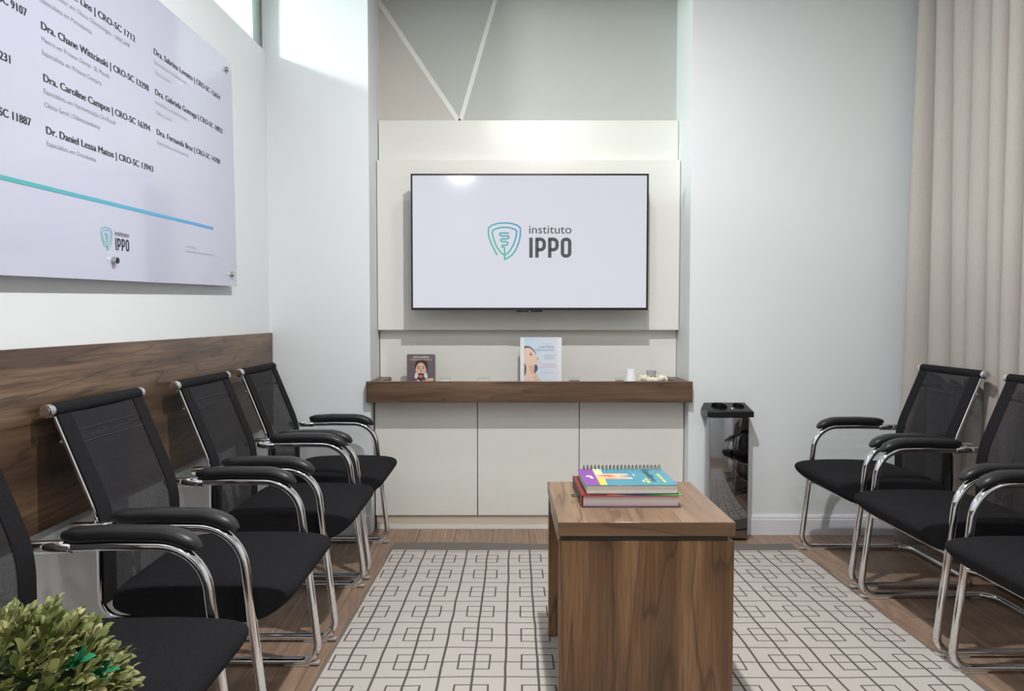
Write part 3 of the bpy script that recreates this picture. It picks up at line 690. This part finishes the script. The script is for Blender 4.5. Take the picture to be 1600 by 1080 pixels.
# ------------------------------------------------------------------ litter bin
tr = thing('litter_bin', 'tall narrow mirror steel bin with black two-hole lid by the back wall', 'bin', (1.129, 3.478, 0))
box_obj('bin_body', STEELD, tr, -.097, .097, -.043, .045, .012, .625, bev=.004)
box_obj('bin_base', BLACKG, tr, -.094, .094, -.040, .042, 0, .0115)
box_obj('lid_skirt', BLACKG, tr, -.116, .116, -.058, .060, .6255, .652, bev=.0015, seg=1)
bm = bmesh.new()
def lidv(w, d, z): return [bm.verts.new((x, y, z)) for x, y in ((-w, -d), (w, -d), (w, d), (-w, d))]
A = lidv(.116, .058, .6525); B = lidv(.104, .047, .678)
for k in range(4): bm.faces.new((A[k], A[(k+1) % 4], B[(k+1) % 4], B[k]))
lid_slope = None
# lid top with two round openings, filled as a ring-grid
holes = [(-.040, 0, .041), (.058, .004, .030)]
def hole_block(x0, x1, cx, cy, r):
    n = 32; out = []; inn = []
    for k in range(n):
        a = 2*PI*k/n + PI/4; c, s_ = math.cos(a), math.sin(a)
        inn.append(bm.verts.new((cx+r*c, cy+r*s_, .678)))
        tx = ((x1-cx)/c if c > 1e-9 else (x0-cx)/c if c < -1e-9 else 1e9); ty = ((.047-cy)/s_ if s_ > 1e-9 else (-.047-cy)/s_ if s_ < -1e-9 else 1e9)
        q = min(tx, ty); out.append(bm.verts.new((cx+q*c, cy+q*s_, .678)))
    low = [bm.verts.new((v.co.x, v.co.y, .655)) for v in inn]
    for k in range(n):
        j = (k+1) % n
        bm.faces.new((out[k], out[j], inn[j], inn[k])); bm.faces.new((inn[k], inn[j], low[j], low[k]))
    for sx in (x0, x1):
        for sy in (-.047, .047):
            near = sorted(out, key=lambda v: (v.co.x-sx)**2+(v.co.y-sy)**2)[:2]
            cv = bm.verts.new((sx, sy, .678)); 
            try: bm.faces.new((near[0], near[1], cv))
            except Exception: pass
    bm.faces.new(low)
hole_block(-.104, .010, *holes[0]); hole_block(.010, .104, *holes[1])
for v in bm.verts:
    if v.co.z > .656: v.co.z = .673 + .30*v.co.y
obj('lid', bm, BLACKG, tr, False)
for cx, cy, r in holes:
    bm = bmesh.new(); add_tube(bm, [(cx+r*math.cos(a), cy+r*math.sin(a), .674+.30*(cy+r*math.sin(a))) for a in [k*2*PI/32 for k in range(32)]], .0025, 8, True); obj('hole_rim', bm, BLACKG, tr)
bm = bmesh.new(); add_lathe(bm, [(.007, .660), (.0075, .668), (.005, .672), (.001, .673)], .014, -.036, 16); obj('lid_knob', bm, STEEL, tr)

# ------------------------------------------------------------------ curtain
bm = bmesh.new()
nU, nV = 620, 22
rows_ = []
for j in range(nV+1):
    v = j/nV; z = .022 + (CEIL-.024)*v; row = []
    b = 1-v
    for i in range(nU+1):
        u = i/nU; y = 3.47-.10*b*(1-u)**4 - (2.35)*u
        ph = 2*PI*(u*10.5 + .10*math.sin(u*21) + .05*b*math.sin(u*37+1))
        s1 = math.sin(ph); fold = 2*abs(s1)**.8-1.1
        am = .030+.010*b+.010*math.sin(u*29+.5)
        xx = 2.085 - .012*b - (.125*b+.03)*max(0, 1-u/.07)**1.5 - am*fold + .010*b*math.sin(u*60+4*v) 
        yy = y + .012*math.sin(2*ph)*(.6+.5*b)
        row.append(bm.verts.new((xx, yy, z)))
    rows_.append(row)
for j in range(nV):
    for i in range(nU): bm.faces.new((rows_[j][i], rows_[j][i+1], rows_[j+1][i+1], rows_[j+1][i]))
cu = obj('curtain', bm, LINEN)
md = cu.modifiers.new('thick', 'SOLIDIFY'); md.thickness = .002
tag(cu, 'full-height beige linen curtain hanging in folds along the right wall', 'curtain')

# ------------------------------------------------------------------ chairs (local: faces +x, floor at z=0)
def make_chair():
    t = thing('visitor_chair', '', 'chair')
    H = .24
    # one bent chrome tube: arm, front leg, runner, rear bar, and back up the other side
    side = [(-.185, 0, .594), (.02, 0, .600), (.226, 0, .598), (.292, 0, .014), (-.235, 0, .014)]
    pts = [(x, -H, z) for x, y, z in side] + [(x, H, z) for x, y, z in side[::-1]]
    rad = [0, .4, .140, .055, .07]; rad = rad + rad[::-1]
    bm = bmesh.new(); add_tube(bm, fillet(pts, rad, 10), .0125, 14); obj('tube_frame', bm, CHROME, t)
    # back tubes running on below the seat
    for s in (-1, 1):
        bm = bmesh.new()
        p = fillet([(-.264, s*.194, .885), (-.152, s*.194, .600), (-.154, s*.194, .347), (.12, s*.194, .338), (.25, s*.194, .345)], [0, .25, .055, .2, 0], 8)
        add_tube(bm, p, .0085, 12); obj('back_tube', bm, CHROME, t)
        bm = bmesh.new(); add_cyl(bm, (-.262, s*.208, .885), (-.262, s*.226, .885), .0185, 24, .004); cap_ = obj('roll_cap', bm, CHROME, t)
        bm = bmesh.new(); add_cyl(bm, (-.262, s*.226, .885), (-.262, s*.2275, .885), .0105, 20); obj('cap_disc', bm, STEEL, cap_)
        # arm clamp and bolt
        bm = bmesh.new(); add_cyl(bm, (-.196, s*H, .594), (-.072, s*H, .5965), .0150, 18, .003); obj('arm_clamp', bm, CHROME, t)
        bm = bmesh.new(); add_cyl(bm, (-.165, s*.196, .592), (-.165, s*.262, .592), .0075, 14, .002); obj('clamp_bolt', bm, CHROME, t)
        # padded armrest following the tube
        tp_ = fillet([(-.185, s*H, .594), (.02, s*H, .600), (.226, s*H, .598), (.284, s*H, .09)], [0, .4, .140, 0], 24); path = []
        for a, b in zip(tp_, tp_[1:]):
            d_ = (b-a).normalized(); n_ = Vector((-d_.z, 0, d_.x)); q_ = a+n_*.029
            if d_.z < -.70: break
            if q_.x > -.10: path.append(q_)
            elif b.x > -.085: path.append(Vector((-.092, s*H, q_.z+.0)))
        path[0].x = -.092
        # resample and shape
        L = [0]
        for a, b in zip(path, path[1:]): L.append(L[-1]+(b-a).length)
        T = L[-1]
        def at(d):
            for k in range(len(L)-1):
                if L[k+1] >= d: return path[k].lerp(path[k+1], (d-L[k])/max(1e-9, L[k+1]-L[k]))
            return path[-1]
        ds = [0, .004, .012, .03] + [.03+(T-.06)*k/16 for k in range(1, 17)] + [T-.018, T-.008, T-.001]
        sec = [(.0245*math.copysign(abs(math.cos(a))**.7, math.cos(a)), .0170*math.copysign(abs(math.sin(a))**.7, math.sin(a))) for a in [2*PI*k/20 for k in range(20)]]
        scl = []
        for d in ds:
            e = min(1, .55+.45*min(1, d/.022)); f = min(1, .25+.75*math.sqrt(max(0, min(1, (T-d)/.03))))
            scl.append((min(e, f), min(e, f)*(1-.12*max(0, (d-T*.75)/(T*.25)))))
        bm = bmesh.new(); sweep(bm, [at(d) for d in ds], sec, scl); obj('armrest', bm, BLACKP, t)
        bm = bmesh.new(); add_box(bm, .18, .262, s*H-.0125, s*H+.0125, 0, .005, bev=.002)
        add_box(bm, .225, .292, s*H-.011, s*H+.011, .004, .012, bev=.002); obj('floor_glide', bm, GLIDE, t)
        bm = bmesh.new(); add_box(bm, -.20, -.15, s*H-.0125, s*H+.0125, 0, .006, bev=.002); obj('floor_glide', bm, GLIDE, t)
    # fabric roll on top, sheer panel and the doubled hems
    bm = bmesh.new(); add_cyl(bm, (-.262, -.2075, .885), (-.262, .2075, .885), .0175, 20, .002); obj('top_roll', bm, HEMF, t)
    prof = fillet([(-.246, 0, .874), (-.136, 0, .600), (-.1375, 0, .385)], [0, .35, 0], 14)
    P2 = []
    Lt = [0]
    for a, b in zip(prof, prof[1:]): Lt.append(Lt[-1]+(b-a).length)
    for k in range(31):
        d = Lt[-1]*k/30
        for q in range(len(Lt)-1):
            if Lt[q+1] >= d-1e-9: P2.append(prof[q].lerp(prof[q+1], (d-Lt[q])/max(1e-9, Lt[q+1]-Lt[q]))); break
    def band(y0, y1, n, mat, name, off=0.0, sag=0):
        bm = bmesh.new(); g = []
        for p in P2:
            g.append([bm.verts.new((p.x+off-sag*(1-((2*(y0+(y1-y0)*k/n))/.4)**2), y0+(y1-y0)*k/n, p.z)) for k in range(n+1)])
        for A, B in zip(g, g[1:]):
            for k in range(n): bm.faces.new((A[k], A[k+1], B[k+1], B[k]))
        o = obj(name, bm, mat, t); return o
    band(-.160, .160, 14, MESHF, 'mesh_panel', 0, .006)
    for s_ in (-1, 1):
        bm = bmesh.new()
        sec = [(.0290*math.copysign(abs(math.cos(a))**.6, math.cos(a)), .0032*math.copysign(abs(math.sin(a))**.6, math.sin(a))) for a in [2*PI*k/16 for k in range(16)]]
        sweep(bm, [(p.x, s_*.1785, p.z) for p in P2], sec); obj('mesh_hem', bm, HEMF, t)
    for k in (3, 5):
        p = P2[k]; bm = bmesh.new(); add_tube(bm, [(p.x+.002-.006*(1-(y/.2)**2), y, p.z) for y in [-.155+.310*q/10 for q in range(11)]], .0009, 5); obj('seam', bm, SEAM, t)
    bm = bmesh.new(); add_cyl(bm, (-.238, -.195, .805), (-.238, .195, .805), .006, 12); 
    for s in (-1, 1): add_cyl(bm, (-.246, s*.194, .803), (-.226, s*.194, .800), .006, 10)
    obj('back_bar', bm, CHROME, t)
    # seat cushion
    pr = [(-.118, .352), (-.122, .40), (-.112, .430), (-.06, .444), (.12, .450), (.27, .447), (.335, .438), (.352, .418), (.338, .390), (.268, .338), (.20, .336)]
    bm = bmesh.new(); rings = []
    ys = [-.220, -.2195, -.214, -.202, -.18, -.1, 0, .1, .18, .202, .214, .2195, .220]
    cxm, czm = .10, .395
    for y in ys:
        e = abs(y)/.220; k = 1 if e < .9 else 1-.16*((e-.9)/.1)**2
        kx = 1 if e < .8 else 1-.05*((e-.8)/.2)**2
        rings.append([bm.verts.new((cxm+(x-cxm)*kx, y, czm+(z-czm)*k + (.004*(1-e*e) if z > .42 else 0))) for x, z in pr])
    n = len(pr)
    for A, B in zip(rings, rings[1:]):
        for k in range(n): bm.faces.new((A[k], A[(k+1) % n], B[(k+1) % n], B[k]))
    bm.faces.new(rings[0]); bm.faces.new(rings[-1][::-1])
    st = obj('seat', bm, SEATF, t)
    md = st.modifiers.new('sub', 'SUBSURF'); md.levels = 2; md.render_levels = 2
    bm = bmesh.new()
    for xx in (.235,): add_tube(bm, [(xx+.021, -H, .333), (xx, -.2, .334), (xx, .2, .334), (xx+.021, H, .333)], .009, 10)
    obj('seat_crossbar', bm, CHROME, t)
    return t
chair0 = make_chair()
spots = [(-.866, 3.165, 0, 'black mesh chrome chair in the left row nearest the wooden shelf', 'left'),
         (-.872, 2.597, 0, 'black mesh chrome chair second from the shelf in the left row', 'left'),
         (-.886, 1.950, 0, 'black mesh chrome chair third from the shelf in the left row, behind the plant', 'left'),
         (-.915, 1.325, 0, 'black mesh chrome chair nearest the plant, cut by the left edge', 'left'),
         (1.728, 3.065, PI, 'black mesh chrome chair by the curtain nearest the litter bin', 'right'),
         (1.718, 2.485, PI, 'black mesh chrome chair in the middle of the right row by the curtain', 'right'),
         (1.706, 1.905, PI, 'black mesh chrome chair nearest the viewer in the right row by the curtain', 'right')]
for k, (x, y, rz, lb, g) in enumerate(spots):
    o = chair0 if k == 0 else copy_tree(chair0)
    o.location = (x, y, .0); o.rotation_euler = (0, 0, rz)
    o['label'] = lb; o['group'] = 'chairs along the left wall' if g == 'left' else 'chairs along the curtain'

# ------------------------------------------------------------------ boxwood ball
PX, PY, PZ, PR = -.668, .90, .575, .148
pt = thing('potted_topiary', 'round artificial boxwood ball in the near left corner', 'plant', (PX, PY, 0))
bm = bmesh.new(); add_lathe(bm, [(.09, 0), (.095, .004), (.125, .36), (.13, .365), (.13, .385), (.118, .385), (.112, .34), (.01, .34)], n=32); obj('planter', bm, plain('white_planter', srgb(214, 212, 208), .4), pt)
bm = bmesh.new(); add_cyl(bm, (0, 0, .34), (0, 0, PZ), .014, 12); obj('stem', bm, plain('brown_stem', srgb(84, 66, 48), .8), pt)
bm = bmesh.new(); bmesh.ops.create_icosphere(bm, subdivisions=4, radius=PR*.80, matrix=Matrix.Translation((0, 0, PZ))); obj('ball_core', bm, plain('dark_green_core', srgb(44, 56, 26), .9, var=.4, scale=40), pt)
def leafmat(name, a, b, c):
    N = Nodes(name); oi = N.n('ShaderNodeObjectInfo'); at = N.n('ShaderNodeNewGeometry')
    r = N.math('FRACT', N.math('ADD', oi.outputs['Random'], at.outputs['Random Per Island']))
    col = N.ramp(r, [(0, a), (.55, b), (1, c)])
    N.set(col, .5); N.b.inputs['Transmission Weight'].default_value = 0
    return N.m
LEAF = leafmat('boxwood_leaf', srgb(86, 100, 48), srgb(130, 138, 82), srgb(178, 177, 124))
LEAFP = leafmat('pale_boxwood_leaf', srgb(150, 154, 114), srgb(172, 168, 122), srgb(196, 188, 134))
LEAFG = leafmat('emerald_leaf', srgb(24, 110, 76), srgb(40, 134, 92), srgb(50, 150, 104))
def leaf_geo(l=.026, wd=.0052):
    v = [(0, 0, 0), (l*.3, -wd*.75, .0012), (l*.3, 0, -.0004), (l*.3, wd*.75, .0012), (l*.68, -wd, .0022), (l*.68, 0, .0006), (l*.68, wd, .0022), (l*.9, -wd*.55, .0012), (l*.9, wd*.55, .0012), (l, 0, -.0012)]
    f = [(0, 1, 2), (0, 2, 3), (1, 4, 5, 2), (2, 5, 6, 3), (4, 7, 9, 5), (5, 9, 8, 6)]
    return v, f
lm = []
for mat, l, wd in ((LEAF, .025, .0056), (LEAF, .021, .0052), (LEAFP, .022, .0056), (LEAFG, .026, .0062)):
    v, f = leaf_geo(l, wd); me = bpy.data.meshes.new('leaf'); me.from_pydata(v, [], f); me.materials.append(mat)
    for p in me.polygons: p.use_smooth = True
    lm.append(me)
def leaf_matrix(pos, axis, roll):
    ax = axis.normalized(); up = Vector((0, 0, 1)) if abs(ax.z) < .95 else Vector((1, 0, 0))
    s = up.cross(ax).normalized(); n = ax.cross(s)
    M = Matrix((ax, s, n)).transposed().to_4x4(); M.translation = pos
    return M @ Matrix.Rotation(roll, 4, 'X')
cands = []
def sprig_dir(k, ns):
    zz = 1-2*(k+.5)/ns; a = k*2.399963; r = math.sqrt(1-zz*zz); return Vector((r*math.cos(a), r*math.sin(a), zz))
GREEN = [min(range(620), key=lambda k: (sprig_dir(k, 620)-Vector(d).normalized()).length) for d in ((.75, -.08, .60), (.84, .20, .44))]
ns = 620
for k in range(ns):                      # sprigs spread over the ball
    zz = 1-2*(k+.5)/ns; a = k*2.399963; r = math.sqrt(1-zz*zz)
    d = Vector((r*math.cos(a), r*math.sin(a), zz)); d = (d+Vector([random.uniform(-.09, .09) for _ in range(3)])).normalized()
    if d.z < -.75: continue
    side = d.orthogonal().normalized(); rr = random.uniform(.80, .97)
    green = k in GREEN
    for q in range(9):
        b = q*2.4+random.random()*.5
        s = (Matrix.Rotation(b, 3, d) @ side)
        spread = .75-.055*q
        base = d*(PR*rr-.016+.0030*q) 
        ax = d*1.0+s*spread+Vector([random.uniform(-.18, .18) for _ in range(3)])
        tilt = random.uniform(-.5, .5)
        cands.append((base+Vector((0, 0, PZ)), ax, tilt, 3 if green else (2 if random.random() < .12 else random.choice((0, 0, 1))), d))
eye = Vector((0-PX, 0-PY, 1.12))
def score(c):
    p, ax, tl, m, d = c
    w_ = p+Vector((PX, PY, 0)); to = (eye-p)
    dep = w_.y; px = 787+1080*w_.x/dep; py = 497-1080*(w_.z-1.12)/dep
    inside = 1 if (px > -5 and py < 1085) else 0
    return inside*(1+max(0, d.dot(to.normalized()))) + d.dot(to.normalized())
cands.sort(key=score, reverse=True)
for p, ax, tl, m, d in cands[:299]:
    o = bpy.data.objects.new('leaf', lm[m]); C.objects.link(o); o.parent = pt; o.matrix_local = leaf_matrix(p, ax, tl)
V = []; F = []; MI = []
for p, ax, tl, m, d in cands[299:]:
    M = leaf_matrix(p, ax, tl); me = lm[m]; b = len(V)
    V += [tuple(M @ v.co) for v in me.vertices]; 
    for f in me.polygons: F.append(tuple(b+i for i in f.vertices)); MI.append({0: 0, 1: 0, 2: 1, 3: 2}[m])
me = bpy.data.meshes.new('foliage'); me.from_pydata(V, [], F)
for m in (LEAF, LEAFP, LEAFG): me.materials.append(m)
me.polygons.foreach_set('material_index', MI)
fo = bpy.data.objects.new('foliage', me); C.objects.link(fo); fo.parent = pt; fo['kind'] = 'stuff'
